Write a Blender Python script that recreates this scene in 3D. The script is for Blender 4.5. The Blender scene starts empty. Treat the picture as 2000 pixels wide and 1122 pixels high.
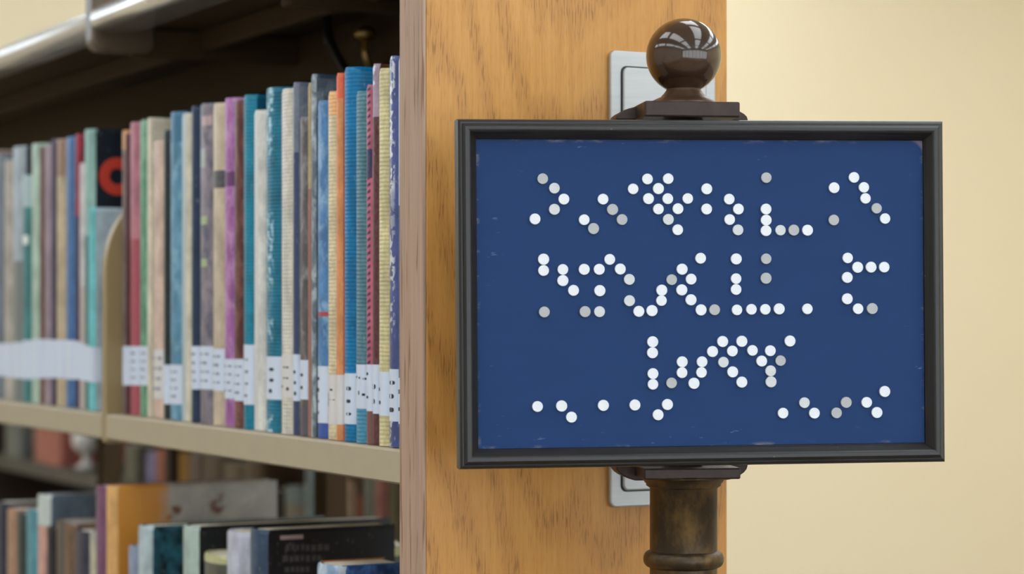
import bpy, bmesh, math, random
from mathutils import Vector, Matrix
random.seed(7)
S = bpy.context.scene
COL = S.collection

# ------------------------------------------------------------------ camera
FPX, HORIZ, YAW = 4380.0, 625.0, math.radians(27.83)     # focal length / horizon in 2000x1122 pixels
CAM = Vector((-0.692, -1.444, 1.30))
FWD = Vector((math.sin(YAW), math.cos(YAW), 0)); RGT = Vector((math.cos(YAW), -math.sin(YAW), 0)); UP = Vector((0, 0, 1))
cd = bpy.data.cameras.new('camera'); cam = bpy.data.objects.new('camera', cd); COL.objects.link(cam)
cam.location = CAM; cam.rotation_euler = (math.pi/2, 0, -YAW)
cd.sensor_width = 36; cd.lens = FPX/2000*36; cd.shift_y = (HORIZ-561)/2000; cd.clip_start = 0.05; cd.clip_end = 60
cd.dof.use_dof = True; cd.dof.focus_distance = 1.56; cd.dof.aperture_fstop = 6.5
S.camera = cam
def ray(px, py): return FWD + RGT*((px-1000)/FPX) + UP*((HORIZ-py)/FPX)
def hit_x(px, py, x): r = ray(px, py); return CAM + r*((x-CAM.x)/r.x)
def hit_y(px, py, y): r = ray(px, py); return CAM + r*((y-CAM.y)/r.y)

# ------------------------------------------------------------------ world, exposure
w = bpy.data.worlds.new('world'); S.world = w; w.use_nodes = True
w.node_tree.nodes['Background'].inputs[0].default_value = (0.80, 0.90, 1, 1)
w.node_tree.nodes['Background'].inputs[1].default_value = 4.0
S.view_settings.view_transform = 'Standard'; S.view_settings.look = 'None'
S.view_settings.gamma = 1; S.view_settings.use_curve_mapping = False; S.view_settings.exposure = -0.03
LAMP = 4.4                                              # strength of the ceiling panels

# ------------------------------------------------------------------ material helpers
def lin(c):
    return tuple(((v/255)/12.92 if v/255 <= .04045 else ((v/255+.055)/1.055)**2.4) for v in c) + (1,)
class NT:
    def __init__(s, name, rough=.5, metal=0, spec=.5, coat=0):
        s.m = bpy.data.materials.new(name); s.m.use_nodes = True; s.t = s.m.node_tree
        s.b = s.t.nodes['Principled BSDF']; s.b.inputs['Roughness'].default_value = rough
        s.b.inputs['Metallic'].default_value = metal; s.b.inputs['Specular IOR Level'].default_value = spec
        s.b.inputs['Coat Weight'].default_value = coat; s.b.inputs['Coat Roughness'].default_value = .08
    def n(s, typ, **kw):
        nd = s.t.nodes.new(typ)
        for k, v in kw.items():
            if hasattr(nd, k): setattr(nd, k, v)
        return nd
    def link(s, a, b): s.t.links.new(a, b)
    def put(s, sock, v):
        if isinstance(v, (int, float)): sock.default_value = v
        elif isinstance(v, tuple): sock.default_value = v
        else: s.link(v, sock)
    def math(s, op, a, b=0.0, c=None, clamp=False):
        nd = s.n('ShaderNodeMath', operation=op); nd.use_clamp = clamp
        s.put(nd.inputs[0], a); s.put(nd.inputs[1], b)
        if c is not None: s.put(nd.inputs[2], c)
        return nd.outputs[0]
    def obj(s):
        if not hasattr(s, 'tc'):
            s.tc = s.n('ShaderNodeTexCoord'); s.sep = s.n('ShaderNodeSeparateXYZ'); s.link(s.tc.outputs['Object'], s.sep.inputs[0])
        return s.tc.outputs['Object']
    def xyz(s, i): s.obj(); return s.sep.outputs[i]
    def scaled(s, sx, sy, sz, off=(0, 0, 0), rot=(0, 0, 0)):
        mp = s.n('ShaderNodeMapping'); s.link(s.obj(), mp.inputs[0])
        mp.inputs['Scale'].default_value = (sx, sy, sz); mp.inputs['Location'].default_value = off; mp.inputs['Rotation'].default_value = rot
        return mp.outputs[0]
    def noise(s, vec, scale=1, detail=2, rough=.5, dist=0):
        nd = s.n('ShaderNodeTexNoise'); s.link(vec, nd.inputs['Vector'])
        nd.inputs['Scale'].default_value = scale; nd.inputs['Detail'].default_value = detail
        nd.inputs['Roughness'].default_value = rough; nd.inputs['Distortion'].default_value = dist
        return nd.outputs['Fac']
    def step(s, v, lo, hi):
        nd = s.n('ShaderNodeMapRange'); s.put(nd.inputs[0], v); nd.inputs[1].default_value = lo; nd.inputs[2].default_value = hi
        nd.clamp = True; return nd.outputs[0]
    def mix(s, f, a, b, mode='MIX'):
        nd = s.n('ShaderNodeMix', data_type='RGBA', blend_type=mode)
        s.put(nd.inputs[0], f); s.put(nd.inputs[6], a); s.put(nd.inputs[7], b); return nd.outputs[2]
    def color(s, c): s.put(s.b.inputs['Base Color'], c); return s
    def bump(s, h, strength=.3, dist=.001):
        nd = s.n('ShaderNodeBump'); nd.inputs['Strength'].default_value = strength; nd.inputs['Distance'].default_value = dist
        s.link(h, nd.inputs['Height']); s.link(nd.outputs[0], s.b.inputs['Normal']); return s

def m_paint(name, c, rough=.5, var=.06, scale=30, spec=.4, metal=0, coat=0):
    t = NT(name, rough, metal, spec, coat); a = lin(c)
    dk = tuple(v*(1-var*2) for v in a[:3])+(1,)
    t.color(t.mix(t.noise(t.obj(), scale, 3), dk, a)); return t.m
def m_wall(name='cream_wall_paint', c0=(242, 224, 188), c1=(245, 229, 195)):
    t = NT(name, .75, 0, .25)
    t.color(t.mix(t.noise(t.obj(), 1.2, 2), lin(c0), lin(c1)))
    t.bump(t.noise(t.obj(), 400, 2), .08, .0005); return t.m
def m_wood():
    t = NT('golden_oak_veneer', .42, 0, .35)
    x, z = t.xyz(0), t.xyz(2)
    # cathedral figure: rings of a slowly bent field
    bend = t.noise(t.scaled(9, 9, 3.0), 1.0, 3, .55)
    dx = t.math('SUBTRACT', x, .135)
    vee = t.math('SQRT', t.math('ADD', t.math('MULTIPLY', dx, dx), .0006))
    fld = t.math('ADD', t.math('SUBTRACT', t.math('MULTIPLY', vee, 2.6), z), t.math('MULTIPLY', bend, .34))
    rings = t.math('SINE', t.math('MULTIPLY', fld, 62.0))
    rings = t.step(rings, -.2, 1.0)
    fine = t.noise(t.scaled(260, 260, 7), 1, 3, .6)
    pores = t.step(t.noise(t.scaled(900, 900, 75, (3, 1, 7)), 1, 2, .5), .54, .70)
    flecks = t.step(t.noise(t.scaled(760, 760, 62, (9, 4, 2)), 1, 2, .5), .52, .64)
    c = t.mix(t.step(fine, .3, .7), lin((192, 136, 66)), lin((213, 159, 88)))
    c = t.mix(t.noise(t.scaled(5, 5, 2.2, (5, 5, 5)), 1, 2), c, lin((188, 128, 58)))
    c = t.mix(t.math('MULTIPLY', rings, .32), c, lin((158, 106, 54)))
    c = t.mix(t.math('MULTIPLY', t.math('MULTIPLY', flecks, t.math('ADD', t.math('MULTIPLY', rings, .70), .06)), .80), c, lin((112, 70, 34)))
    c = t.mix(t.math('MULTIPLY', pores, .30), c, lin((140, 90, 42)))
    t.color(c); t.bump(t.math('SUBTRACT', 1.0, flecks), .12, .0004); return t.m
def m_edge():
    t = NT('pinkish_edge_band', .6, 0, .2)
    g = t.noise(t.scaled(500, 500, 9), 1, 3, .6)
    c = t.mix(t.step(g, .25, .75), lin((162, 131, 110)), lin((184, 155, 135)))
    c = t.mix(t.step(t.noise(t.scaled(300, 300, 16, (2, 2, 2)), 1, 2), .6, .72), c, lin((138, 104, 80)))
    t.color(c); return t.m
def m_frame(vertical):
    t = NT('worn_black_wood', .36, 0, .5)
    n1 = t.noise(t.scaled(900, 900, 22) if vertical else t.scaled(22, 900, 900), 1, 3, .6)
    c = t.mix(t.step(n1, .3, .75), lin((17, 14, 12)), lin((38, 34, 31)))
    c = t.mix(t.step(t.noise(t.obj(), 160, 3, .6), .74, .80), c, lin((120, 112, 106)))
    t.color(c); t.bump(n1, .22, .0003)
    t.put(t.b.inputs['Roughness'], t.math('ADD', t.math('MULTIPLY', n1, .25), .24)); return t.m
def m_board():
    t = NT('blue_painted_board', .6, 0, .2)
    c = t.mix(t.noise(t.scaled(25, 25, 90), 1, 4, .6), lin((20, 50, 94)), lin((25, 56, 102)))
    # scratches and rubbed paint near the edges
    ax = t.math('ABSOLUTE', t.xyz(0)); az = t.math('ABSOLUTE', t.xyz(2))
    edge = t.math('MAXIMUM', t.step(ax, .130, .1552), t.step(az, .080, .1043))
    rub = t.math('MULTIPLY', t.step(t.noise(t.scaled(50, 50, 130, (3, 0, 1)), 1, 4, .7), .55, .70), t.step(edge, .88, 1.0))
    scr = t.step(t.noise(t.scaled(60, 60, 260, (8, 2, 5)), 1, 3, .7), .68, .74)
    c = t.mix(t.math('MULTIPLY', rub, .7), c, lin((150, 145, 150)))
    c = t.mix(t.math('MULTIPLY', scr, t.math('MULTIPLY', edge, .75)), c, lin((120, 140, 175)))
    def q(v, h): return t.math('MAXIMUM', t.math('SUBTRACT', v, h), 0.0)
    qx, qz = q(t.xyz(0), .1547-.011), q(t.xyz(2), .1040-.011)
    cor = t.step(t.math('SQRT', t.math('ADD', t.math('MULTIPLY', qx, qx), t.math('MULTIPLY', qz, qz))), .0105, .0125)
    c = t.mix(t.math('MULTIPLY', cor, .55), c, lin((140, 126, 130)))
    t.color(c); t.bump(t.noise(t.scaled(60, 60, 240), 1, 3), .05, .0005); return t.m
def m_bronze(name, lo, hi, rough=.32, metal=.75):
    t = NT(name, rough, metal, .5)
    n = t.noise(t.scaled(1, 1, .6), 70, 5, .65, .15); n2 = t.noise(t.scaled(160, 160, 45), 1, 3)
    c = t.mix(t.step(n, .44, .74), lin(lo), lin(hi))
    c = t.mix(t.math('MULTIPLY', t.step(n2, .5, .75), .4), c, lin((52, 36, 26)))
    t.color(c); t.put(t.b.inputs['Roughness'], t.math('ADD', t.math('MULTIPLY', n, .25), rough-.1)); t.bump(n, .12, .001); return t.m
def m_ball():
    t = NT('polished_dark_brown_metal', .13, .2, .6, .5)
    n = t.noise(t.scaled(18, 18, 60), 1, 4, .6)
    t.color(t.mix(t.step(n, .35, .7), lin((44, 28, 16)), lin((70, 46, 28)))); t.bump(t.noise(t.obj(), 90, 3), .03, .0006); return t.m
def m_brushed():
    t = NT('brushed_aluminium', .45, .55, .5)
    n = t.noise(t.scaled(18, 18, 300), 1, 3, .6)
    t.color(t.mix(n, lin((170, 170, 168)), lin((188, 188, 186)))); return t.m
def m_stud(name, c):
    t = NT(name, .45, .15, .5); t.color(t.mix(t.noise(t.obj(), 420, 3, .6), lin(tuple(v-16 for v in c)), lin(c)))
    return t.m
def m_emit(name, strength):
    t = NT(name); t.b.inputs['Base Color'].default_value = (.9, .9, .9, 1)
    t.b.inputs['Emission Color'].default_value = (.86, .94, 1.0, 1); t.b.inputs['Emission Strength'].default_value = strength; return t.m

BOOKN = [0]
def m_book(c, style='plain', acc=None, H=.28, T=.02, zones=(), gloss=.42, rib=0):
    """cover material; local x = depth, y = thickness, z = height"""
    BOOKN[0] += 1; k = BOOKN[0]
    t = NT('book_cover_%s' % style, gloss, 0, .32)
    a = lin(c); off = (k*1.37 % 7, k*2.11 % 5, k*.73 % 9)
    dk = tuple(v*.58 for v in a[:3])+(1,)
    col = t.mix(t.step(t.noise(t.scaled(60, 60, 35, off), 1, 4, .6), .3, .62), dk, a)
    y, z = t.xyz(1), t.xyz(2); hgt = None
    if acc is None: acc = tuple(min(255, int(v*.6+95)) for v in c)
    b = lin(acc)
    if style == 'linen':
        wv = t.math('SINE', t.math('MULTIPLY', t.math('ADD', z, t.math('MULTIPLY', t.noise(t.obj(), 120, 2), .0014)), 2*math.pi/.0031))
        hgt = wv; col = t.mix(t.math('MULTIPLY', t.step(wv, -.2, 1), .12), col, b)
        col = t.mix(t.math('MULTIPLY', t.step(t.noise(t.scaled(90, 200, 260, off), 1, 3), .5, .75), .35), col, dk)
    elif style == 'blotch':
        n = t.noise(t.scaled(60, 90, 45, off), 1, 4, .65, .4)
        col = t.mix(t.step(n, .46, .62), col, b)
    elif style == 'letters':
        cen = t.math('ABSOLUTE', t.math('SUBTRACT', t.math('DIVIDE', y, T), .5))
        win = t.math('SUBTRACT', 1.0, t.step(cen, .18, .26))
        n = t.noise(t.scaled(160, 190, 150, off), 1, 2, .5); seg = t.noise(t.scaled(2, 2, 14, off), 1, 1)
        col = t.mix(t.math('MULTIPLY', win, t.math('MULTIPLY', t.step(n, .5, .55), t.step(seg, .40, .46))), col, b); hgt = n
    elif style == 'stripe':
        cen = t.math('ABSOLUTE', t.math('SUBTRACT', t.math('DIVIDE', y, T), .5))
        col = t.mix(t.math('SUBTRACT', 1.0, t.step(cen, .14, .2)), col, b)
    elif style == 'dashes':
        wv = t.math('SINE', t.math('MULTIPLY', t.math('ADD', z, t.math('MULTIPLY', y, .4)), 2*math.pi/.0052))
        cen = t.math('ABSOLUTE', t.math('SUBTRACT', t.math('DIVIDE', y, T), .36))
        col = t.mix(t.math('MULTIPLY', t.step(wv, .0, .3), t.math('SUBTRACT', 1.0, t.step(cen, .14, .2))), col, b)
    if rib:
        wv = t.math('SINE', t.math('MULTIPLY', z, 2*math.pi/.0031)); hgt = wv
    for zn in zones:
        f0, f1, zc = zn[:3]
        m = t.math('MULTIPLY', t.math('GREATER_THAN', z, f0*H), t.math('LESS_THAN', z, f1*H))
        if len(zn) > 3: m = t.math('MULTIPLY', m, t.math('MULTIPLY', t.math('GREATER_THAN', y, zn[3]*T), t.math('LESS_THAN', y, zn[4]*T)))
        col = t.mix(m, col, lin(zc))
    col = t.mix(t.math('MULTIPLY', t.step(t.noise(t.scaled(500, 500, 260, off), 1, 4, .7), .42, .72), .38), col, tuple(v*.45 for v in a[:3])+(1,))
    col = t.mix(t.math('MULTIPLY', t.step(t.noise(t.scaled(300, 300, 90, off), 1, 3, .7), .64, .76), .40), col, lin((205, 200, 190)))
    t.color(col)
    if hgt is not None: t.bump(hgt, .24, .0006)
    return t.m

# ------------------------------------------------------------------ mesh helpers
def link(name, me, mats, parent=None, loc=None):
    o = bpy.data.objects.new(name, me); COL.objects.link(o)
    for m in (mats if isinstance(mats, (list, tuple)) else [mats]): me.materials.append(m)
    if parent: o.parent = parent
    if loc is not None: o.location = loc
    return o
def mesh(name, verts, faces, smooth=False):
    me = bpy.data.meshes.new(name); me.from_pydata([tuple(v) for v in verts], [], faces); me.update()
    bm = bmesh.new(); bm.from_mesh(me); bmesh.ops.recalc_face_normals(bm, faces=bm.faces[:]); bm.to_mesh(me); bm.free()
    if smooth:
        for p in me.polygons: p.use_smooth = True
    return me
def box_me(name, a, b, bev=0, seg=2):
    bm = bmesh.new(); bmesh.ops.create_cube(bm, size=1)
    for v in bm.verts: v.co = Vector((a[i]+(v.co[i]+.5)*(b[i]-a[i]) for i in range(3)))
    if bev: bmesh.ops.bevel(bm, geom=bm.edges[:], offset=bev, segments=seg, profile=.5, affect='EDGES')
    me = bpy.data.meshes.new(name); bm.to_mesh(me); bm.free(); return me
def box(name, a, b, mat, parent=None, bev=0, seg=2): return link(name, box_me(name, a, b, bev, seg), mat, parent)
def lathe_me(name, prof, n=48):
    vs, fs = [], []
    for r, z in prof:
        for i in range(n): vs.append((r*math.cos(2*math.pi*i/n), r*math.sin(2*math.pi*i/n), z))
    for j in range(len(prof)-1):
        for i in range(n): fs.append((j*n+i, j*n+(i+1) % n, (j+1)*n+(i+1) % n, (j+1)*n+i))
    fs.append(tuple(range(n))); fs.append(tuple((len(prof)-1)*n+i for i in range(n)))
    return mesh(name, vs, fs, True)
def prism_me(name, poly, axis, a, b, bev=0):
    """poly of 2D points extruded along axis (0/1/2) from a to b; the other two coordinates in order"""
    def mk(p, h):
        c = list(p); c.insert(axis, h); return c
    n = len(poly); vs = [mk(p, a) for p in poly]+[mk(p, b) for p in poly]
    fs = [tuple(range(n)), tuple(range(n, 2*n))]+[(i, (i+1) % n, n+(i+1) % n, n+i) for i in range(n)]
    me = mesh(name, vs, fs)
    if bev:
        bm = bmesh.new(); bm.from_mesh(me)
        ed = [e for e in bm.edges if len(e.link_faces) == 2 and e.calc_face_angle() > .6]
        bmesh.ops.bevel(bm, geom=ed, offset=bev, segments=2, profile=.5, affect='EDGES'); bm.to_mesh(me); bm.free()
    return me
def rrect(x0, x1, z0, z1, r, n=6):
    pts = []
    for cx, cz, a0 in ((x1-r, z1-r, 0), (x0+r, z1-r, 90), (x0+r, z0+r, 180), (x1-r, z0+r, 270)):
        for i in range(n+1):
            a = math.radians(a0+90*i/n); pts.append((cx+r*math.cos(a), cz+r*math.sin(a)))
    return pts
def tube_me(name, pts, r, n=10):
    vs, fs = [], []
    for k, p in enumerate(pts):
        p = Vector(p); d = (Vector(pts[min(k+1, len(pts)-1)])-Vector(pts[max(k-1, 0)])).normalized()
        u = d.cross(Vector((.3, 1, .2))).normalized(); v = d.cross(u)
        for i in range(n):
            a = 2*math.pi*i/n; vs.append(p+u*math.cos(a)*r+v*math.sin(a)*r)
    for k in range(len(pts)-1):
        for i in range(n): fs.append((k*n+i, k*n+(i+1) % n, (k+1)*n+(i+1) % n, (k+1)*n+i))
    fs += [tuple(range(n)), tuple((len(pts)-1)*n+i for i in range(n))]
    return mesh(name, vs, fs, True)
def empty(name, loc, rz=0, parent=None):
    o = bpy.data.objects.new(name, None); COL.objects.link(o); o.location = loc; o.rotation_euler = (0, 0, rz)
    o.empty_display_size = .05
    if parent: o.parent = parent
    return o
def bm_sharp(me, ang=.7):
    bm = bmesh.new(); bm.from_mesh(me)
    for e in bm.edges: e.smooth = not (len(e.link_faces) == 2 and e.calc_face_angle(0) > ang)
    bm.to_mesh(me); bm.free()
def tag(o, label, cat, group=None):
    o['label'] = label; o['category'] = cat
    if group: o['group'] = group
    return o
def struct(o): o['kind'] = 'structure'; return o

# ------------------------------------------------------------------ the room
M_WALL = m_wall(); M_WALLG = m_wall('grey_white_wall_paint', (208, 202, 190), (214, 208, 197))
M_CEIL = m_paint('white_ceiling_paint', (232, 231, 226), .8); M_FLOOR = m_paint('grey_brown_floor', (128, 118, 106), .6, .06, 60)
M_BASE = m_paint('dark_baseboard', (70, 58, 48), .5)
X0, X1, Y0, Y1, ZC = -3.2, 4.5, -4.4, 3.7, 2.75
struct(box('floor', (X0, Y0, -.1), (X1, Y1, 0), M_FLOOR)); struct(box('ceiling', (X0, Y0, ZC), (X1, Y1, ZC+.1), M_CEIL))
struct(box('wall_right', (X1, Y0, 0), (X1+.1, Y1, ZC), M_WALL)); struct(box('wall_left', (X0-.1, Y0, 0), (X0, Y1, ZC), M_WALLG))
def glass():
    gl = bpy.data.materials.new('window_glass'); gl.use_nodes = True; gt = gl.node_tree; gt.nodes.remove(gt.nodes['Principled BSDF'])
    tb, gb, mx = gt.nodes.new('ShaderNodeBsdfTransparent'), gt.nodes.new('ShaderNodeBsdfGlossy'), gt.nodes.new('ShaderNodeMixShader')
    gb.inputs['Roughness'].default_value = .02; mx.inputs[0].default_value = .06
    gt.links.new(tb.outputs[0], mx.inputs[1]); gt.links.new(gb.outputs[0], mx.inputs[2]); gt.links.new(mx.outputs[0], gt.nodes['Material Output'].inputs[0])
    return gl
M_GLASS = glass(); M_WF = m_paint('white_window_frame', (230, 230, 228), .4); WN = [0]
def windowed_wall(name, y0, y1, wx0, wx1, wz0, wz1, n, mat):
    # a wall with a band of unseen windows, added to let daylight in
    wf = struct(empty(name, (0, 0, 0)))
    for a, b in (((X0, 0), (X1, wz0)), ((X0, wz1), (X1, ZC)), ((X0, wz0), (wx0, wz1)), ((wx1, wz0), (X1, wz1))):
        box('wall_section', (a[0], y0, a[1]), (b[0], y1, b[1]), mat, wf)
    ww = (wx1-wx0)/n
    for k in range(n):
        WN[0] += 1
        wn = struct(empty('window_%d' % WN[0], (wx0+ww*(k+.5), (y0+y1)/2, wz0)))
        hw, hh = ww/2, wz1-wz0
        for a, b in (((-hw, 0), (hw, .05)), ((-hw, hh-.05), (hw, hh)), ((-hw, .05), (-hw+.04, hh-.05)), ((hw-.04, .05), (hw, hh-.05))):
            box('window_frame', (a[0], -.03, a[1]), (b[0], .03, b[1]), M_WF, wn, .003)
        box('pane', (-hw+.04, -.004, .05), (hw-.04, .004, hh-.05), M_GLASS, wn)
windowed_wall('wall_front', Y0-.1, Y0, -2.9, 4.2, .55, 2.35, 8, M_WALLG)      # behind the camera; windows added for soft frontal daylight
windowed_wall('wall_back', Y1, Y1+.1, -2.0, .0, 1.78, 2.55, 3, M_WALL)  # unseen windows added to give the front rails a highlight
struct(box('baseboard_back', (X0, Y1-.015, 0), (X1, Y1, .1), M_BASE, bev=.004))
M_LAMPF = m_paint('white_fixture_enamel', (235, 235, 232), .4); M_LAMP = m_emit('lit_diffuser', LAMP)
lamp_f = prism_me('frame', rrect(-.31, .31, -.62, .62, .01, 2), 2, -.025, 0, .003)
lamp_d = box_me('diffuser', (-.28, -.59, -.034), (.28, .59, -.0255), .003)
first = True
LAMPS = [(lx, ly) for lx in (-2.3, -.8, .7, 2.2, 3.7) for ly in (-3.5, -2.1, -.7, .7, 2.1)] + [(2.3, 2.98)]  # the single last panel is added to brighten the back wall
for lx, ly in LAMPS:
    r = empty('ceiling_light', (lx, ly, ZC))
    tag(r, 'flat white rectangular ceiling light panel above the library', 'ceiling light', 'ceiling lights over the library')
    for nm, me, mt in (('frame', lamp_f, M_LAMPF), ('diffuser', lamp_d, M_LAMP)):
        o = bpy.data.objects.new(nm, me); COL.objects.link(o); o.parent = r
        if first: me.materials.append(mt)
    first = False

# ------------------------------------------------------------------ the bookcase
M_WOOD, M_EDGE = m_wood(), m_edge()
M_SHELF = m_paint('beige_shelf_enamel', (176, 161, 136), .5, .05, 60, .25)
M_BRKT = m_paint('tan_bracket_enamel', (150, 128, 88), .42, .06, 60, .5)
M_DKSTEEL = m_paint('dark_brown_steel', (70, 54, 34), .75, .1, 40, .15)
M_RAIL = m_paint('glossy_off_white_rail', (206, 202, 198), .2, .04, 40, .6, .5, .5)
case = empty('bookcase', (0, 0, 0)); tag(case, 'steel library bookcase with beige shelves and a golden oak end panel', 'bookcase')
PW = hit_y(1420, 60, 0).x                               # width of the end panel
PT = hit_x(783, 500, 0).y                               # its thickness
SZ = hit_x(783, 880, 0).z; SB = hit_x(783, 944, 0).z    # upper shelf: top and bottom of its lip
LZ = SZ-.385                                            # lower shelf top
BY = hit_x(199, 600, 0).y                               # shelf bracket between two sections
YE = 2.40
print('PW %.3f PT %.3f SZ %.3f SB %.3f BY %.3f' % (PW, PT, SZ, SB, BY))
box('end_panel', (0.0012, 0, 0), (PW, PT, 1.72), M_WOOD, case, .0008, 2)
box('edge_band', (-.0012, .0004, 0.002), (.0012, PT, 1.718), M_EDGE, case, .0006, 2)
def shelf(y0, y1, ztop, th):
    prof = [(0, ztop-th), (.004, ztop-th-.002), (.0115, ztop-th-.001), (.0115, ztop-.004), (.235, ztop-.004), (.235, ztop), (.002, ztop), (0, ztop-.0015)]
    link('shelf', prism_me('shelf', [(p[0], p[1]) for p in prof], 1, y0, y1), M_SHELF, case)
TH = SZ-SB
shelf(PT+.0005, BY-.014, SZ, TH); shelf(BY+.001, YE, SZ, TH); shelf(PT+.0005, BY-.014, LZ, TH); shelf(BY+.001, YE, LZ, TH)
# bracket plate with a rounded front top corner and a flange
btop = hit_x(236, 413, .03).z
def bracket(y, z0, z1, rx, rz):
    poly = [(0.0, z0), (.004, z0-.002), (.02, z0-.002), (.235, z0+.02), (.235, z1)]
    for i in range(13):
        a = math.radians(90+90*i/12); poly.append((rx+rx*math.cos(a), z1-rz+rz*math.sin(a)))
    o = link('bracket', prism_me('bracket', poly, 1, y-.013, y, .0012), M_BRKT, case); return o
bracket(BY, SB-.004, btop+.012, .05, .075)
# back posts and stretchers
for y in (PT+.02, BY-.02, 1.50, 2.34): box('upright', (.2365, y, 0), (.262, y+.032, 1.66), M_DKSTEEL, case, .002)
box('base_plinth', (.01, PT, 0), (.235, YE, .09), M_DKSTEEL, case, .002)
box('added_back_sheet', (.236, PT, SZ-.02), (.2362, YE, 1.60), M_DKSTEEL, case)  # added dark sheet, stands in for the gloom of the upper compartment
# canopy over the upper shelf: dark pan with ribs, rounded front rails per section
CZ = 1.598
box('canopy', (.012, PT, CZ), (.262, YE, CZ+.012), M_DKSTEEL, case, .002)
for y0, y1, ox, oz in ((PT+.0005, BY-.02, -.012, -.004), (BY+.006, YE, 0, 0)):
    pts = []
    for i in range(25):
        a = math.radians(-90-180*i/24); pts.append((.004+ox+.011*math.cos(a), 1.6055+oz+.0125*math.sin(a)))
    pts += [(.03, 1.618+oz), (.03, 1.593+oz)]
    o = link('front_rail', prism_me('front_rail', pts, 1, y0, y1, .002), M_RAIL, case)
    for p in o.data.polygons: p.use_smooth = abs(p.normal.y) < .3
link('rail_joint', prism_me('rail_joint', rrect(-.016, .05, 1.570, 1.66, .012), 1, BY-.0195, BY+.0055, .003), m_paint('brown_joint_enamel', (92, 76, 58), .4), case)
for xx, dz in ((.10, .022), (.21, .05)): box('canopy_rib', (xx, PT+.001, CZ-dz), (xx+.012, YE, CZ), M_DKSTEEL, case, .002)
for y in (BY-.012, .33): box('cross_bar', (.03, y, CZ-.03), (.235, y+.02, CZ-.0005), M_DKSTEEL, case, .003)

# ------------------------------------------------------------------ brushed plate on the panel
plate = empty('metal_sign_holder', ((hit_y(1187, 500, 0).x+hit_y(1392, 500, 0).x)/2, 0, hit_y(1190, 545, 0).z))
tag(plate, 'tall brushed silver metal holder plate fixed to the oak end panel', 'sign holder')
M_BR = m_brushed()
hx = (hit_y(1392, 500, 0).x-hit_y(1187, 500, 0).x)/2; hz = (hit_y(1189, 97, 0).z-hit_y(1189, 990, 0).z)/2
link('back_plate', prism_me('back_plate', rrect(-hx, hx, -hz, hz, .005), 1, -.0042, -.0002, .0012), M_BR, plate)
ix = hx-.0098; iz = hz-.0125
ring = rrect(-ix-.0012, ix+.0012, -iz-.0012, iz+.0012, .005)
link('groove_shade', prism_me('groove_shade', ring, 1, -.0044, -.0040), m_paint('groove_shade_paint', (60, 62, 62), .6), plate)  # dark ring paints the shadow in the groove around the face plate
link('face_plate', prism_me('face_plate', rrect(-ix, ix, -iz, iz, .0045), 1, -.0068, -.0043, .0011), M_BR, plate)

# ------------------------------------------------------------------ sign on its post
SYAW = math.atan2(.043, .333)
C0 = CAM + RGT*.1304 + FWD*1.5215                        # centre of the sign face, in plan
RZ = -YAW+SYAW
ex = Vector((math.cos(RZ), math.sin(RZ), 0)); ey = Vector((-math.sin(RZ), math.cos(RZ), 0))
post_xy = C0 + ey*.047 - ex*.0045
sign = empty('post_sign', (post_xy.x, post_xy.y, 0), RZ)
tag(sign, 'blue dotted sign board in a black wooden frame on a bronze ball-topped post', 'sign')
M_BZ = m_bronze('patinated_bronze', (60, 47, 32), (112, 86, 48), .36, .6); M_BZD = m_bronze('dark_bronze', (50, 38, 34), (70, 54, 48), .42, .5)
M_FOOT = m_bronze('warm_bronze', (84, 62, 46), (122, 92, 72), .36, .55); M_BALL = m_ball()
K = 1.575/FPX
def zp(py): return CAM.z+(HORIZ-py)*K
R = .0236
shaft = [(.020, .02), (R, .025), (R, zp(1106)), (R, zp(1076)), (R, zp(952)), (.0246, zp(950)), (.0262, zp(947)), (.0262, zp(943)), (.0272, zp(941)),
         (.0282, zp(936)), (.0300, zp(933)), (.0314, zp(931)), (.0314, zp(929))]
link('shaft', lathe_me('shaft', shaft), M_BZ, sign)
link('collar_ring', lathe_me('collar_ring', [(R-.001, zp(1110)), (R+.0002, zp(1107))]+[(R+.0006+.0040*math.sin(math.pi*i/10), zp(1090)-.0056*math.cos(math.pi*i/10)) for i in range(11)]+[(R+.0002, zp(1074)), (R-.001, zp(1072))]), M_BZ, sign)
box('capital_plate', (-.0338, -.0305, zp(930)), (.0338, .0305, zp(908)), M_BZD, sign, .0012)
link('base', lathe_me('base', [(.078, 0), (.078, .016), (.072, .022), (.05, .028), (.036, .045), (.03, .07), (.0236, .09)]), M_BZ, sign)
box('rear_post', (-.012, -.0085, zp(909)), (.012, .0155, zp(233)), M_BZD, sign, .001)
for z0, z1, nm in ((zp(938), zp(905), 'lower_bracket'), (zp(236), zp(211), 'upper_bracket')):
    s = 1 if nm == 'lower_bracket' else -1
    zm = (z0+z1)/2; hh = (z1-z0)/2
    poly = [(-.047, zm+s*hh)]
    for i in range(7):
        a = math.pi/2*i/6; poly.append((-.033-.014*math.cos(a)**1.5, zm+s*hh*(.7-1.7*math.sin(a))))
    poly += [(-x, z) for x, z in reversed(poly)]
    link(nm, prism_me(nm, poly, 1, .004, .030, .0008), M_BZD, sign)
box('finial_plate', (-.0333, -.0305, zp(238)), (.0333, .0305, zp(208)), M_BZD, sign, .0012)
ft = [(.0250, zp(209)), (.0250, zp(206)), (.0243, zp(204)), (.0222, zp(200)), (.0200, zp(197)), (.0176, zp(194)), (.0160, zp(192)), (.0152, zp(189)), (.0140, zp(186)),
      (.0130, zp(182)), (.0120, zp(178)), (.0119, zp(173)), (.0125, zp(170)), (.0135, zp(166))]
link('finial_foot', lathe_me('finial_foot', ft), M_FOOT, sign)
br = .0263; bz = zp(112)
ball = [(br*math.sin(math.radians(a)), bz-br*math.cos(math.radians(a))) for a in range(28, 180, 4)]+[(.0004, bz+br)]
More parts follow.
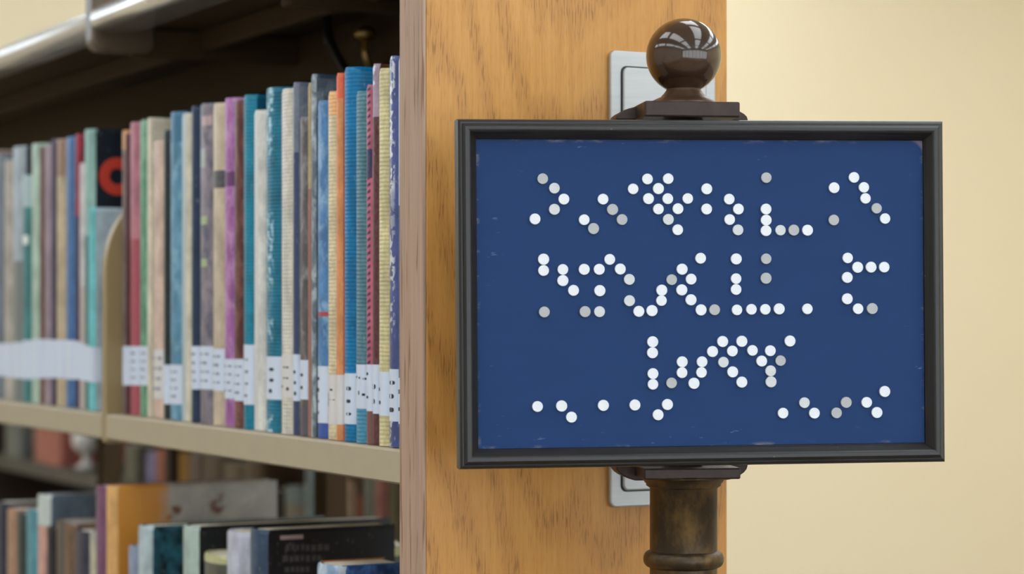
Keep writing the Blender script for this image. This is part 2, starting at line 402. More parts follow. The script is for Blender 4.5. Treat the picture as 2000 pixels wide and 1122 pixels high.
link('finial_ball', lathe_me('finial_ball', ball, 64), M_BALL, sign)
# sign panel: framed board, rolled a touch
SW, SH, RW = .3359/2, .2346/2, .0131
zc = CAM.z + .0183
SM = Matrix.Translation((.0045, -.047, zc)) @ Matrix.Rotation(-.0072, 4, 'Y')
M_FRH, M_FRV, M_BD = m_frame(False), m_frame(True), m_board()
prof = [(0, .0155), (0, .0005), (.0006, -.0016), (.0020, -.0028), (.0032, -.0030), (.0036, -.0040), (.0052, -.0052), (.0070, -.0052), (.0082, -.0046), (.0089, -.0036), (.0118, -.0006), (.0124, .0004), (RW, .0012), (RW, .006), (RW, .0155)]
def rail(ca, cb, na, nb):
    vs, fs = [], []
    for c, nrm in ((ca, na), (cb, nb)):
        for d, y in prof: vs.append(SM @ Vector((c[0]+nrm[0]*d, y, c[1]+nrm[1]*d)))
    n = len(prof)
    for i in range(n): fs.append((i, (i+1) % n, n+(i+1) % n, n+i))
    fs += [tuple(range(n)), tuple(range(n, 2*n))]
    me = mesh('frame_rail', vs, fs, True)
    for p in me.polygons[-2:]: p.use_smooth = False
    bm_sharp(me, .5)
    link('frame_rail', me, M_FRH if ca[1] == cb[1] else M_FRV, sign)
cs = [(-SW, -SH), (SW, -SH), (SW, SH), (-SW, SH)]; ns = [(1, 1), (-1, 1), (-1, -1), (1, -1)]
for i in range(4): rail(cs[i], cs[(i+1) % 4], ns[i], ns[(i+1) % 4])
bd = link('board', box_me('board', (-SW+RW+.0002, .0032, -SH+RW+.0002), (SW-RW-.0002, .0120, SH-RW-.0002)), M_BD, sign)
bd.matrix_local = SM
# studs: pixel directions met with the face of the board
W = Matrix.Translation(sign.location) @ Matrix.Rotation(RZ, 4, 'Z'); BM = W @ SM; BMI = BM.inverted(); SMI = SM
A = [(175,103),(255,168),(320,243,),(255,313),(122,379),(459,384),(523,445),(588,243),(653,314),(718,383),(794,173),(892,105),(1034,103),(967,171),(899,240),(1031,240),(1168,239),(967,311),(1101,309),(1035,382),(1099,453),(1298,173),(1297,311),
     (181,655),(181,732),(313,725),(313,801),(386,868),(459,724),(562,724),(634,656),(706,722),(768,793),(566,870),(769,939),(833,1012),(923,1007),(186,1016),(465,1014),(564,1014),(988,938),(990,867),(1058,795),(1129,723),(1191,791),(1127,865),(1190,933),(1256,648),(1259,1002)]
B = [(409,96),(155,243),(218,311),(158,383),(215,454),(407,311),(408,387),(407,459),(506,456),(597,455),(691,456),(1009,94),(873,165),(1077,162),(1088,238),(1164,306),(1222,376),(871,386),(203,653),(202,788),(202,862),(408,652),(407,785),(55,1001),(208,1002),(307,998),(402,998),(497,995),(690,995),(966,646),(1034,710),(1126,709),(1216,709),(963,780),(963,926),(1037,994),(1134,993)]
Cc = [(1350,246),(1348,355),(1353,564),(1353,670),(1538,656),(1644,446),(1642,553),(1761,660),(1842,445),(1836,551),(203,891),(443,886),(541,997),(859,880),(1173,876),(1497,871),(1404,974)]
D = [(59,343),(160,243),(257,338),(351,241),(457,332),(168,449),(260,546),(351,648),(549,438),(635,335),(737,434),(638,536),(642,645),(831,238),(762,957),(975,853),(1074,957),(1295,955),(1391,850),(1595,850),(1697,951),(1775,741)]
dull = {('A',175),('A',523),('A',718),('A',653),('A',186),('A',465),('A',1058),('B',409),('B',597),('B',408),('B',407),('B',55),('B',1134),('B',1164),('B',871),('C',1538),('D',1391),('D',1295),('D',737)}
mid = {('A',255),('A',768),('A',1035),('A',769),('A',564),('B',215),('B',506),('D',638),('D',168),('D',642),('D',975)}
SM3 = [m_stud('stud_white', (224, 225, 227)), m_stud('stud_pale_grey', (202, 203, 203)), m_stud('stud_dull_grey', (174, 174, 173))]
r_ = .00375
sp = [(r_*.99, 0), (r_, .0004), (r_, .0014), (r_*.93, .0018), (r_*.6, .00178), (.0002, .00178)]
stud_me = []
for m in SM3:
    me = lathe_me('stud', sp, 28); me.transform(Matrix.Rotation(math.pi/2, 4, 'X')); me.materials.append(m); stud_me.append(me)
    for p in me.polygons: p.use_smooth = abs(p.normal.y) < .6
for nm, L, ox, oy, sc in (('A', A, 1010, 320, 3.505), ('B', B, 1380, 320, 3.505), ('C', Cc, 1010, 620, 5.1), ('D', D, 1380, 620, 5.1)):
    for p in L:
        px, py = ox+p[0]/sc, oy+p[1]/sc
        r = BMI.to_3x3() @ ray(px, py); o0 = BMI @ CAM
        h = o0 + r*((.0020-o0.y)/r.y); h.y = .0032
        k = 2 if (nm, p[0]) in dull and not (nm == 'B' and p[1] in (311, 387, 459)) else 1 if (nm, p[0]) in mid else 0
        o = bpy.data.objects.new('stud', stud_me[k]); COL.objects.link(o); o.parent = sign
        o.matrix_local = SM @ Matrix.Translation(h) @ Matrix.Rotation(random.uniform(0, 6.28), 4, 'Y') @ Matrix.Scale(random.uniform(.97, 1.03), 4)

# ------------------------------------------------------------------ books
M_PAGE = m_paint('cream_book_pages', (214, 204, 186), .8, .1, 300); M_PAGEG = m_paint('grey_book_pages', (150, 146, 142), .8, .1, 300)
M_LAB = m_paint('white_call_number_tape', (208, 216, 232), .35, .04, 120); M_LABD = m_paint('pinkish_call_number_tape', (216, 210, 208), .4, .04, 120)
M_INK = m_paint('dark_label_ink', (40, 44, 56), .6); M_INKF = m_paint('faded_label_ink', (128, 132, 150), .6)
def spx(u, b): return b*abs(2*u-1)**2.6
def book(name, y0, y1, s, z0, H, depth, mats, label, group, tape=None, pages=None, detail=True, board=.0022):
    """spine faces -x at x = s; y0 (near) .. y1 (far); returns the thing's Empty"""
    T = y1-y0; b = min(.0075, T*.30)
    root = empty(name, (s, y0, z0)); tag(root, label, 'book', group)
    n = 12 if detail else 6
    out = [(depth, 0)]+[(spx(i/n, b), T*i/n) for i in range(n+1)]+[(depth, T)]
    bb = min(board, T*.2)
    inn = [(depth, T-bb)]+[(spx(1-i/n, b)+bb, bb+(T-2*bb)*(1-i/n)) for i in range(n+1)]+[(depth, bb)]
    k = len(out); poly = out+inn; N = len(poly)
    rt = .0036
    rows = [0, H-rt, H]                                 # slightly softened top rim
    vs = []
    cxm, cym = .06, T/2
    for ri, z in enumerate(rows):
        for i, (x, y) in enumerate(poly):
            if ri == 2: 
                q = .0006 if i < k else 0
                x += q if x < .02 else 0; y += q*(1 if y < cym else -1)
            zz = z-.0030*abs(2*(i-1)/n-1)**4 if ri == 2 and 1 <= i <= n+1 else z
            vs.append((x, y, zz))
    fs, mi = [], []
    for ri in range(2):
        for i in range(N):
            fs.append((ri*N+i, ri*N+(i+1) % N, (ri+1)*N+(i+1) % N, (ri+1)*N+i)); mi.append(0 if 1 <= i < k-2 else 1)
    for ri in (0, 2):
        for i in range(k-1):
            fs.append((ri*N+i, ri*N+i+1, ri*N+N-2-i, ri*N+N-1-i)); mi.append(0 if 1 <= i < k-2 else 1)
    me = bpy.data.meshes.new('cover'); me.from_pydata(vs, [], fs); me.polygons.foreach_set('material_index', mi); me.update()
    bm = bmesh.new(); bm.from_mesh(me); bmesh.ops.recalc_face_normals(bm, faces=bm.faces[:]); bm.to_mesh(me); bm.free()
    for p in me.polygons: p.use_smooth = abs(p.normal.z) < .2
    ms = bm_sharp(me)
    link('cover', me, list(mats), root)
    g = .0003
    link('page_block', box_me('page_block', (b+bb+.001, bb+g, .003), (depth-.003, T-bb-g, H-.0012)), pages or M_PAGE, root)
    if tape:
        f0, f1, lm, marks = tape
        u0, u1 = (.0, 1.0)
        def pt(u, off): return (spx(u, b)-off, T*u)
        us = [u0+(u1-u0)*i/10 for i in range(11)]
        pts = [(b+.012, -.0001)]+[(pt(u, .00025)[0], T*u-.0001*(1-u)*1.5) for u in us]
        vs = [(x, y, f0) for x, y in pts]+[(x, y, f1) for x, y in pts]; m = len(pts)
        lo = link('spine_label', mesh('spine_label', vs, [(i, i+1, m+i+1, m+i) for i in range(m-1)], True), lm, root)
        if marks:
            vs, fs = [], []
            for (u, f, wu, wf) in marks:
                ua, ub = max(.02, u-wu/2), min(.98, u+wu/2); za = f0+(f1-f0)*(f-wf/2); zb = f0+(f1-f0)*(f+wf/2); zm = (za+zb)/2
                ring = []
                for j in range(10):
                    a = 2*math.pi*j/10; uu = (ua+ub)/2+(ub-ua)/2*math.copysign(abs(math.cos(a))**.6, math.cos(a)); zz = zm+(zb-za)/2*math.copysign(abs(math.sin(a))**.6, math.sin(a))
                    ring.append((pt(uu, .0004)[0], T*uu, zz))
                base = len(vs); vs += ring; fs.append(tuple(range(base, base+10)))
            me = bpy.data.meshes.new('print'); me.from_pydata(vs, [], fs); me.update()
            link('print', me, M_INK if detail else M_INKF, lo)
    return root, T, b
def row(data, ztop, ystart, smin, smax, group, depth, detail_px=500, ymax=9):
    yprev = ystart; out = {}
    for d in data:
        xl, xr, ty = d['px']; s = d.get('s')
        if s is None: s = min(smax, max(smin, hit_y(xr, 600, yprev+.0004).x))
        y0 = max(hit_x(xr, 600, s).y, yprev+.0004); y1 = hit_x(xl, 600, s).y
        if y1-y0 < .004: y1 = y0+.005
        y1 = min(y1, ymax)
        mid_ = (xl+xr)/2; H = hit_x(mid_, ty, s).z-ztop; T = y1-y0
        st = d.get('st', ('plain', None)); spine = m_book(d['c'], st[0], st[1], H, T, d.get('zones', ()), d.get('gloss', .42), d.get('rib', 0))
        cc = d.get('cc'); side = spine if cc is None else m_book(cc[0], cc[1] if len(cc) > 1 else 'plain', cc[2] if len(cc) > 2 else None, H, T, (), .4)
        tape = None
        if 'tape' in d:
            a, bb_ = d['tape'][:2]; lm = M_LABD if d.get('pinktape') else M_LAB
            f1 = hit_x(mid_, a, s).z-ztop; f0 = hit_x(mid_, bb_, s).z-ztop; tape = (max(.004, f0), f1, lm, d.get('marks'))
        dp = d.get('depth', depth)
        if 'xend' in d: dp = hit_y(d['xend'], 600, y0).x-s
        dp = min(dp, .230-s) if smax < .2 else dp
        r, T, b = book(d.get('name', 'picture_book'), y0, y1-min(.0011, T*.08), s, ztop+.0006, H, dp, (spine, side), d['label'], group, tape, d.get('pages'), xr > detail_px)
        out[d['label']] = (r, T, b, H, dp); yprev = y1
        if d.get('say'): print(d['label'], 's %.4f y %.4f-%.4f H %.3f depth %.3f' % (s, y0, y1, H, dp))
    return out
def dots(n, u=.5, f0=.8, f1=.2, wu=.32, wf=.075, jit=.05):
    return [(u+random.uniform(-jit, jit), f0+(f1-f0)*i/max(1, n-1), wu*random.uniform(.8, 1.15), wf*random.uniform(.8, 1.2)) for i in range(n)]
def faint(): return [m for u in (.3, .6) for m in dots(4, u, .82, .2, .2, .06)]

up = [
 dict(px=(773,787,112), c=(52,60,92), st=('blotch',(92,100,132)), zones=((.62,1,(176,180,186)),), tape=(740,830), marks=dots(2,.55,.7,.32,.4,.1), label='thin book, grey-white above and navy below, pressed against the wooden end panel'),
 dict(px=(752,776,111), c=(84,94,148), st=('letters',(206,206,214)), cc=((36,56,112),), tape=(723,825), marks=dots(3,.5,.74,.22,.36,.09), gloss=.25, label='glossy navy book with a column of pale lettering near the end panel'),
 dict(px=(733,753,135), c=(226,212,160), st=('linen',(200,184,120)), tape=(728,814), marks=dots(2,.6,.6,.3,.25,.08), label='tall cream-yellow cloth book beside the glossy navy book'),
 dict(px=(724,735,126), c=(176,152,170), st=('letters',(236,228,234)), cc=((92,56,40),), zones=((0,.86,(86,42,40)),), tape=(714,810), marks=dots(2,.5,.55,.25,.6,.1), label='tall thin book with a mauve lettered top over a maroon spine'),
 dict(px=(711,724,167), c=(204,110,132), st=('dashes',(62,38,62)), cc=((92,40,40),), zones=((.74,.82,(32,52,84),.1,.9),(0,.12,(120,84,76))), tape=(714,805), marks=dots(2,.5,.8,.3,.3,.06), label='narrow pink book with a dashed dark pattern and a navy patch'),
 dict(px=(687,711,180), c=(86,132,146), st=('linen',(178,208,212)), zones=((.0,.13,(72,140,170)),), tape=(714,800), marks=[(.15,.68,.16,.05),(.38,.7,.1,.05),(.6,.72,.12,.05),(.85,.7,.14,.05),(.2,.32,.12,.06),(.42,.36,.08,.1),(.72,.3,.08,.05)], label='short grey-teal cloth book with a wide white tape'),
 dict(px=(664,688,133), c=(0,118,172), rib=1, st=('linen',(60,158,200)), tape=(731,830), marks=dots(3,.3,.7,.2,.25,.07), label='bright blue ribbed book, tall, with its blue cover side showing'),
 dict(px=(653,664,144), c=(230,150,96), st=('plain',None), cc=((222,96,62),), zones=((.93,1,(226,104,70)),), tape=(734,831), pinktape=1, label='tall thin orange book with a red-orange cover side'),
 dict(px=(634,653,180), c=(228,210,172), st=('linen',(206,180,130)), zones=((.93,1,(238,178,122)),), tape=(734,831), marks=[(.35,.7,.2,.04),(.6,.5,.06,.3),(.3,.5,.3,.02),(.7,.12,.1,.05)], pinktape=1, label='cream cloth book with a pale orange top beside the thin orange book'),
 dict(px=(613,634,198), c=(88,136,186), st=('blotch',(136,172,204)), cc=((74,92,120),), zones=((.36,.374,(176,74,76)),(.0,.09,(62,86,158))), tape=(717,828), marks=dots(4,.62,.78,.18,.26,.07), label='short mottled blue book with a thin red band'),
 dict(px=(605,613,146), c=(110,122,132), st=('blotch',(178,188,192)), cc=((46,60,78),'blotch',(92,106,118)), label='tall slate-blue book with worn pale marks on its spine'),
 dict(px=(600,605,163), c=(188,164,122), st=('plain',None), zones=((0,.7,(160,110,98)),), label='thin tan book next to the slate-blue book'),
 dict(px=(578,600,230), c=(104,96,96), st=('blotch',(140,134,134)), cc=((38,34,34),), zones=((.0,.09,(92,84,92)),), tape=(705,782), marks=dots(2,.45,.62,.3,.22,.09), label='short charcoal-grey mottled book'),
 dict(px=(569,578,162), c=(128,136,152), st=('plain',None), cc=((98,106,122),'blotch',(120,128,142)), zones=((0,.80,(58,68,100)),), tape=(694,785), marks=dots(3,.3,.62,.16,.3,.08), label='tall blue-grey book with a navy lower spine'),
 dict(px=(540,569,175), c=(220,212,198), st=('linen',(196,186,164)), tape=(694,778), marks=[(.4,.7,.3,.04),(.4,.45,.3,.04),(.3,.2,.12,.08),(.6,.25,.1,.06)], pinktape=1, label='thick cream linen book right of the teal lettered book'),
 dict(px=(510,540,173), c=(30,118,146), st=('letters',(172,206,216)), rib=1, tape=(698,782), marks=dots(3,.4,.7,.2,.22,.08), label='teal book with large pale lettering at its top'),
 dict(px=(488,511,217), c=(226,222,214), st=('stripe',(206,204,200)), label='short white book between two teal books'),
 dict(px=(469,488,187), c=(20,132,160), st=('linen',(80,176,200)), cc=((12,92,120),), tape=(675,792), marks=dots(4,.4,.75,.15,.3,.05), label='plain bright teal book next to the maroon book'),
 dict(px=(451,470,197), c=(98,54,52), st=('blotch',(130,84,76)), cc=((44,28,24),), tape=(703,785), marks=faint(), label='dark maroon book between the purple and bright teal books'),
 dict(px=(431,452,193), c=(172,106,168), st=('blotch',(190,140,184)), zones=((.73,.775,(104,60,104),.0,.8),), tape=(703,780), marks=faint(), label='purple book with darker violet mottling'),
 dict(px=(408,431,203), c=(208,190,164), st=('plain',None), zones=((.735,.79,(74,74,80),.0,.62),), tape=(683,765), marks=faint(), label='plain tan book with a dark block on its upper spine'),
 dict(px=(382,408,204), c=(150,138,146), st=('blotch',(92,92,108)), cc=((44,46,58),), zones=((.622,.648,(172,186,140),.25,.62),(.49,.515,(168,182,136),.25,.6),(.80,.86,(168,172,168),.3,.8),(.93,.96,(190,160,160),.1,.5)), tape=(678,762), marks=faint(), label='grey-mauve book with two small yellow-green spots'),
 dict(px=(369,382,209), c=(34,56,84), st=('plain',None), tape=(678,762), marks=faint(), label='thin dark navy book beside a cream striped book'),
 dict(px=(347,370,223), c=(222,212,190), st=('stripe',(172,186,192)), label='cream book with a pale blue stripe down its spine'),
 dict(px=(325,347,220), c=(96,146,174), st=('blotch',(126,168,190)), zones=((.9,1,(66,112,142)),), tape=(714,791), marks=faint(), label='mid-blue book with a darker blue top'),
 dict(px=(316,326,255), c=(34,52,52), st=('plain',None), tape=(714,791), label='thin blackish-green book beside the mid-blue book'),
 dict(px=(291,316,277), c=(220,190,172), st=('plain',None), tape=(684,780), pinktape=1, marks=faint(), label='short salmon-beige book beside the thin blackish-green book'),
 dict(px=(286,291,231), c=(228,216,194), st=('plain',None), label='thin tall cream book standing behind the short salmon book'),
 dict(px=(266,286,236), c=(96,150,120), st=('blotch',(128,172,144)), tape=(678,754), marks=faint(), label='green book on the upper shelf'),
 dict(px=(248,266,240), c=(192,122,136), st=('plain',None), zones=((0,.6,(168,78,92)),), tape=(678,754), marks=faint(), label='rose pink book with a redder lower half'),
 dict(px=(242,249,262), c=(88,44,52), st=('plain',None), tape=(678,754), label='very thin maroon book by the tan shelf bracket'),
 dict(px=(231,243,256), c=(138,118,112), st=('blotch',(110,90,88)), zones=((.93,1,(216,160,110)),), tape=(678,754), label='brown-grey book with an orange top touching the shelf bracket'),
]
uprow = row(up, SZ, PT+.0006, .004, .05, 'books on the upper shelf between panel and bracket', .2, 500, BY-.0145)
up2 = [
 dict(px=(170,179,407), s=.010, c=(120,204,208), cc=((196,214,224),), st=('plain',None), tape=(680,748), label='short pale blue book behind the shelf bracket', say=1),
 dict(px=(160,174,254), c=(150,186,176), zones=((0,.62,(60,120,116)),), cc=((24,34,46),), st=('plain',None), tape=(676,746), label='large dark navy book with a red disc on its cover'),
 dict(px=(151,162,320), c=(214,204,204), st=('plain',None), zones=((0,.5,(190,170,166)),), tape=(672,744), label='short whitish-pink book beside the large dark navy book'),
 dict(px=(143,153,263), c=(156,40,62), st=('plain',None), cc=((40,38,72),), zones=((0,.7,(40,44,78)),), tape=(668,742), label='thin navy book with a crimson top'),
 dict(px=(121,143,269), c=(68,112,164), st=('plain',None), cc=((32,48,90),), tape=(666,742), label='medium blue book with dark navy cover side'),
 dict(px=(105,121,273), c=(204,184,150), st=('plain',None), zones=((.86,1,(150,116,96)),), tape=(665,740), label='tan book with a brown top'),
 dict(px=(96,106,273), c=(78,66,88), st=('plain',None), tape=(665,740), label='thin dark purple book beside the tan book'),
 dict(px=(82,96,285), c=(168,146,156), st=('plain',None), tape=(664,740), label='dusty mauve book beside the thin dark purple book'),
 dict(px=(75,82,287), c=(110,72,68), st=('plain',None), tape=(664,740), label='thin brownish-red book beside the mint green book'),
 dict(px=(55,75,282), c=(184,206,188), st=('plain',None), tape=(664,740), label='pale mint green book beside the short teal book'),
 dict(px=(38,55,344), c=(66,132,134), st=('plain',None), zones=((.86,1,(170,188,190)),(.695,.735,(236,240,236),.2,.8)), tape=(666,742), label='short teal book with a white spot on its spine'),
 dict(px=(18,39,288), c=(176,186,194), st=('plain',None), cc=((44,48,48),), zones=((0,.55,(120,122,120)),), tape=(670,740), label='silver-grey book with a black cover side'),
 dict(px=(3,18,314), c=(188,178,166), st=('plain',None), tape=(672,738), label='short greige book beside the silver-grey book'),
 dict(px=(-12,4,303), c=(116,126,138), st=('plain',None), tape=(672,736), label='slate grey book next to the short greige book'),
 dict(px=(-34,-12,300), c=(150,90,80), st=('plain',None), tape=(674,736), label='brick red book past the slate grey book'),
 dict(px=(-60,-34,296), c=(200,196,180), st=('plain',None), tape=(674,736), label='off-white book past the brick red book'),
]
uprow2 = row(up2, SZ, BY+.002, .004, .05, 'books on the upper shelf beyond the bracket', .2)
# red disc on the dark navy cover
r, T, b, H, dp = uprow2['large dark navy book with a red disc on its cover']
h = hit_y(229, 345, r.location.y)
ring = [(h.x-r.location.x+.020*math.cos(2*math.pi*i/28), h.z-r.location.z+.020*math.sin(2*math.pi*i/28)) for i in range(28)]
hole = [(h.x-r.location.x+.0085*math.cos(2*math.pi*i/28), h.z-r.location.z+.0085*math.sin(2*math.pi*i/28)) for i in range(28)]
vs = [(x, -.0003, z) for x, z in ring]+[(x, -.0003, z) for x, z in hole]
link('cover_emblem', mesh('cover_emblem', vs, [(i, (i+1) % 28, 28+(i+1) % 28, 28+i) for i in range(28)]), m_paint('red_cover_print', (206, 66, 50), .45), r)

lo = [
 dict(px=(657,668,1108), s=.012, c=(206,212,222), cc=((70,110,164),'blotch',(30,52,96)), st=('plain',None), xend=800, label='short blue picture book with a pale spine at the gap by the panel', pages=M_PAGE, say=1),
 dict(px=(605,655,1104), c=(150,178,208), st=('blotch',(206,216,226)), cc=((190,120,60),), xend=800, label='thick light blue mottled book beside the short blue picture book', say=1),
 dict(px=(478,508,1035), s=.012, c=(62,80,104), cc=((22,22,26),), xend=771, st=('plain',None), label='large black-covered book with a navy spine on the lower shelf', say=1),
 dict(px=(430,477,1040), c=(196,196,212), st=('plain',None), xend=640, label='lavender-white thick book beside the black-covered book'),
 dict(px=(386,430,1083), c=(92,92,80), st=('plain',None), zones=((.97,1,(190,186,140)),), label='short olive-grey book with a yellowish top'),
 dict(px=(348,374,1028), c=(176,192,182), st=('plain',None), cc=((20,24,24),), label='pale grey-green spined book with a black cover side'),
 dict(px=(262,284,1028), c=(190,204,208), st=('plain',None), cc=((46,96,110),'blotch',(14,20,28)), label='pale spined book with a teal and black swirled cover'),
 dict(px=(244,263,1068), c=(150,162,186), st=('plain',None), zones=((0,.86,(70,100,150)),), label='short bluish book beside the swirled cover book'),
 dict(px=(202,217,950), c=(232,178,112), st=('plain',None), cc=((190,126,44),), xend=541, label='large orange book with a wide cover fading to grey', say=1),
 dict(px=(180,200,950), c=(128,84,112), st=('plain',None), depth=.165, label='tall plum purple book beside the large orange book'),
 dict(px=(167,190,1040), c=(204,196,168), st=('blotch',(150,156,150)), label='short cream book beside the plum purple book'),
 dict(px=(138,167,1038), c=(58,56,76), st=('plain',None), label='short dark indigo book beside the brown striped book'),
 dict(px=(100,138,1020), c=(126,98,78), st=('stripe',(64,58,58)), pages=M_PAGEG, label='brown book with a dark stripe on the lower shelf'),
 dict(px=(86,100,1030), c=(46,42,46), st=('plain',None), label='thin black book beside the brown striped book'),
 dict(px=(66,87,967), c=(216,166,150), st=('plain',None), zones=((.88,1,(196,206,200)),), cc=((96,108,122),), pages=M_PAGEG, label='tall salmon spined book with a pale grey top'),
 dict(px=(44,67,997), c=(92,160,174), st=('plain',None), label='turquoise book on the lower shelf'),
 dict(px=(26,45,1003), c=(56,66,62), st=('plain',None), zones=((.0,.5,(80,100,84)),), label='dark green-grey book beside the turquoise book'),
 dict(px=(7,27,995), c=(184,144,116), st=('plain',None), label='light brown book on the lower shelf'),
 dict(px=(-14,8,982), c=(36,44,66), st=('plain',None), label='dark blue book beside the light brown book'),
]
lorow = row(lo, LZ, PT+.0006, .004, .05, 'books on the lower shelf', .2, 2000)
# flat print on two lower covers
r, T, b, H, dp = lorow['large black-covered book with a navy spine on the lower shelf']
def cover_print(root, quads, mat, name='cover_print'):
    y = root.location.y; vs, fs = [], []
    for (xa, ya, xb, yb) in quads:
        pa, pb = hit_y(xa, ya, y), hit_y(xb, yb, y); i = len(vs)
        for x, z in ((pa.x, pa.z), (pb.x, pa.z), (pb.x, pb.z), (pa.x, pb.z)): vs.append((x-root.location.x, -.0003, z-root.location.z))
        fs.append((i, i+1, i+2, i+3))
    link(name, mesh(name, vs, fs), mat, root)
cover_print(r, [(547, 1047, 592, 1053)], m_paint('pinkish_print', (150, 128, 128), .5))
q = []
for ln, (ya, yb, x0, x1) in enumerate(((1064, 1076, 558, 640), (1086, 1097, 552, 628), (1108, 1118, 556, 604))):
    x = x0
    while x < x1:
        wd = random.uniform(5, 11); q.append((x, ya+random.uniform(-1, 1), x+wd, yb+random.uniform(-1, 1))); x += wd+random.uniform(2.5, 4)
cover_print(r, q, m_paint('dim_grey_print', (62, 60, 62), .5), 'title_print')
# orange cover: grey picture over the right part
t = NT('orange_to_grey_cover', .45)
n = t.noise(t.scaled(22, 22, 22), 1, 4, .6, .5)
f = t.step(t.math('ADD', t.xyz(0), t.math('MULTIPLY', t.math('SUBTRACT', n, .5), .06)), .050, .066)
gc = t.mix(t.step(n, .4, .65), lin((150, 144, 134)), lin((176, 168, 156)))
gc = t.mix(t.step(t.noise(t.scaled(40, 40, 40, (2, 2, 2)), 1, 3), .62, .68), gc, lin((104, 66, 40)))
t.color(t.mix(f, lin((196, 130, 44)), gc))
r, T, b, H, dp = lorow['large orange book with a wide cover fading to grey']
[c for c in r.children if c.name.startswith('cover')][0].data.materials[1] = t.m

# ------------------------------------------------------------------ rear bookcase seen through the gap
M_RW = m_paint('dark_walnut_board', (58, 42, 30), .55, .12, 20); M_RE = m_paint('grey_shelf_edge', (84, 80, 76), .5)
rear = empty('rear_bookcase', (0, 0, 0)); tag(rear, 'dark wooden bookcase standing behind the oak-ended bookcase', 'bookcase')
RX, RY0, RYM, RY1, RD = .62, 1.365, 2.352, 3.6, .29
box('back_board', (RX+RD-.012, RY0, .06), (RX+RD, RY1, 1.33), M_RW, rear)
for y in (RY0, RYM, RY1): box('side_panel', (RX, y-.012, 0), (RX+RD, y+.012, 1.33), M_RW, rear, .001)
box('top_board', (RX, RY0-.012, 1.33), (RX+RD, RY1+.012, 1.354), M_RW, rear, .001)
for z in (.40, .80, 1.22): box('shelf_board', (RX+.004, RY0+.0125, z-.022), (RX+RD-.0125, RYM-.0125, z), M_RW, rear, .001)
for z in (.40, .70, 1.0):
    box('shelf_board', (RX+.004, RYM+.0125, z-.03), (RX+RD-.0125, RY1-.0125, z), M_RE, rear, .001)
rr = [
 dict(px=(750,783,912), s=.635, c=(104,92,52), label='olive book on the rear shelf'),
 dict(px=(724,747,900), c=(196,130,124), label='dusty pink book on the rear shelf'),
 dict(px=(704,722,925), c=(150,156,146), label='grey-green book on the rear shelf'),
 dict(px=(688,706,968), c=(150,72,42), label='rust red book on the rear shelf'),
 dict(px=(668,688,940), c=(190,160,140), label='pale tan book on the rear shelf'),
 dict(px=(646,668,915), c=(206,172,128), label='golden cream book on the rear shelf'),
 dict(px=(618,646,955), c=(46,50,56), zones=((.92,1,(120,140,150)),), label='black book with a grey-blue top on the rear shelf'),
 dict(px=(588,616,905), c=(134,158,166), label='light grey-blue book on the rear shelf'),
 dict(px=(548,588,952), c=(150,140,130), zones=((.9,1,(120,140,150)),), label='stone grey book on the rear shelf'),
 dict(px=(505,546,958), c=(24,22,22), label='thick black book on the rear shelf'),
 dict(px=(470,505,900), c=(110,86,64), label='brown book on the rear shelf'),
 dict(px=(430,470,905), c=(128,108,84), label='faded brown book on the rear shelf'),
 dict(px=(390,430,890), c=(96,74,56), label='umber book on the rear shelf'),
 dict(px=(362,390,885), c=(120,100,90), label='taupe book on the rear shelf'),
 dict(px=(344,362,885), c=(186,136,50), label='amber yellow book on the rear shelf'),
]
row([dict(d, name='rear_book') for d in rr], .80, RY0+.014, .625, .70, 'books on the rear shelf', .2, 5000)
rr2 = [
 dict(px=(322,342,880), s=.64, c=(130,110,96), label='grey-brown book on the far rear shelf'),
 dict(px=(300,322,880), c=(196,104,62), label='orange-red book on the far rear shelf'),
 dict(px=(279,300,883), c=(150,142,186), label='lavender book on the far rear shelf'),
 dict(px=(238,262,870), c=(120,116,98), label='khaki book on the far rear shelf'),
 dict(px=(60,112,815), c=(190,112,100), label='pinkish red book on the far rear shelf'),
 dict(px=(4,36,820), c=(120,124,122), label='plain grey book on the far rear shelf'),
]
row([dict(d, name='rear_book') for d in rr2], 1.0, RYM+.014, .625, .70, 'books on the far rear shelf', .2, 5000)
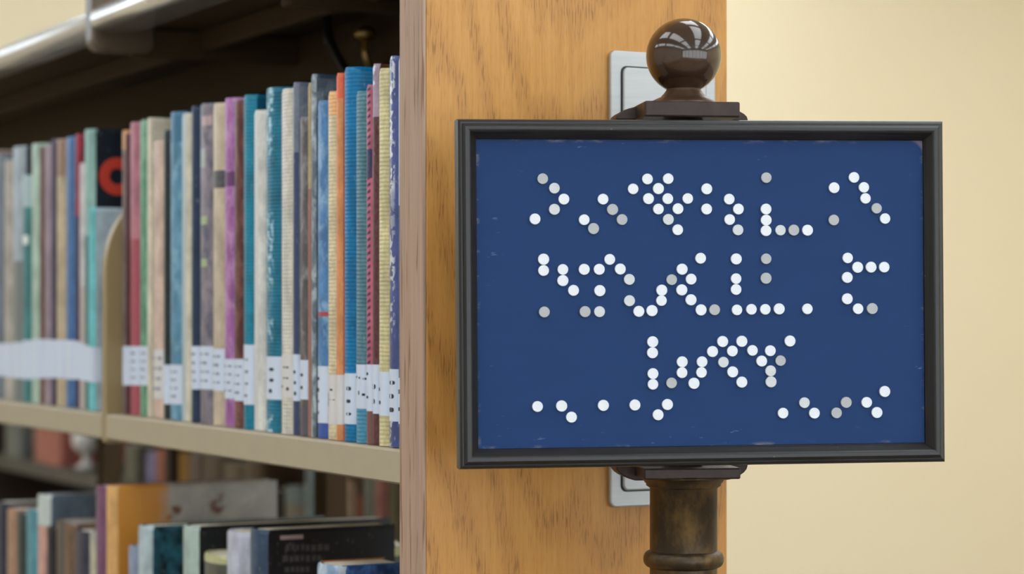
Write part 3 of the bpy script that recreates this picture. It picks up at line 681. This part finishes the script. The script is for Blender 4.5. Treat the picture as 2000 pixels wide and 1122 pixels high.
# white ball on the far rear shelf, standing in for a blurred highlight
h = hit_x(170, 860, .66); rb = .03
hl_ball = empty('highlight_ball', (h.x, h.y, 1.0008)); tag(hl_ball, 'small white ball standing in for a blurred highlight on the far rear shelf', 'highlight stand-in')
zc_ = max(h.z-1.0, rb+.01)
link('ball', lathe_me('ball', [(rb*math.sin(math.pi*i/20)+.0003, zc_-rb*math.cos(math.pi*i/20)) for i in range(21)], 32), m_paint('highlight_white', (232, 226, 222), .25), hl_ball)
link('foot', lathe_me('foot', [(.024, 0), (.024, .004), (.010, .010), (.008, zc_-rb+.004)], 32), m_paint('highlight_white_foot', (220, 214, 208), .3), hl_ball)

# ------------------------------------------------------------------ cable and brass hook under the canopy
p = [hit_x(642, -10, .17), hit_x(638, 25, .17), hit_x(640, 60, .17), hit_x(652, 95, .17), hit_x(668, 125, .17), hit_x(690, 160, .17), hit_x(705, 190, .17)]
p[0].z = CZ-.0305; 
pp = []
for i in range(len(p)-1):
    for k in range(4):
        f = k/4; a = p[max(i-1, 0)]; b_ = p[i]; c_ = p[i+1]; d_ = p[min(i+2, len(p)-1)]
        pp.append(.5*((2*b_)+(c_-a)*f+(2*a-5*b_+4*c_-d_)*f*f+(3*b_-a-3*c_+d_)*f**3))
pp.append(p[-1])
cb = link('hanging_cable', tube_me('hanging_cable', pp, .0045), m_paint('black_cable_rubber', (16, 15, 14), .5))
tag(cb, 'black cable curving down from the dark canopy behind the books', 'cable')
h = hit_x(714, 66, .19)
hk = empty('brass_hook', (h.x, h.y, CZ-.0305)); tag(hk, 'small brass hook hanging under the dark canopy', 'hook')
M_BRASS = m_paint('dull_brass', (170, 140, 84), .35, .1, 80, .5, .8)
dz = h.z-(CZ-.0305)
link('stem', tube_me('stem', [(0, 0, 0), (0, 0, dz+.004)], .003), M_BRASS, hk)
link('knob', lathe_me('knob', [(.011*math.sin(math.pi*i/14)+.0003, dz-.008*math.cos(math.pi*i/14)) for i in range(15)], 24), M_BRASS, hk)
link('curl', tube_me('curl', [(0, 0, dz-.007), (0, 0, dz-.02), (.004, 0, dz-.034), (.012, 0, dz-.038), (.018, 0, dz-.03)], .0035), M_BRASS, hk)
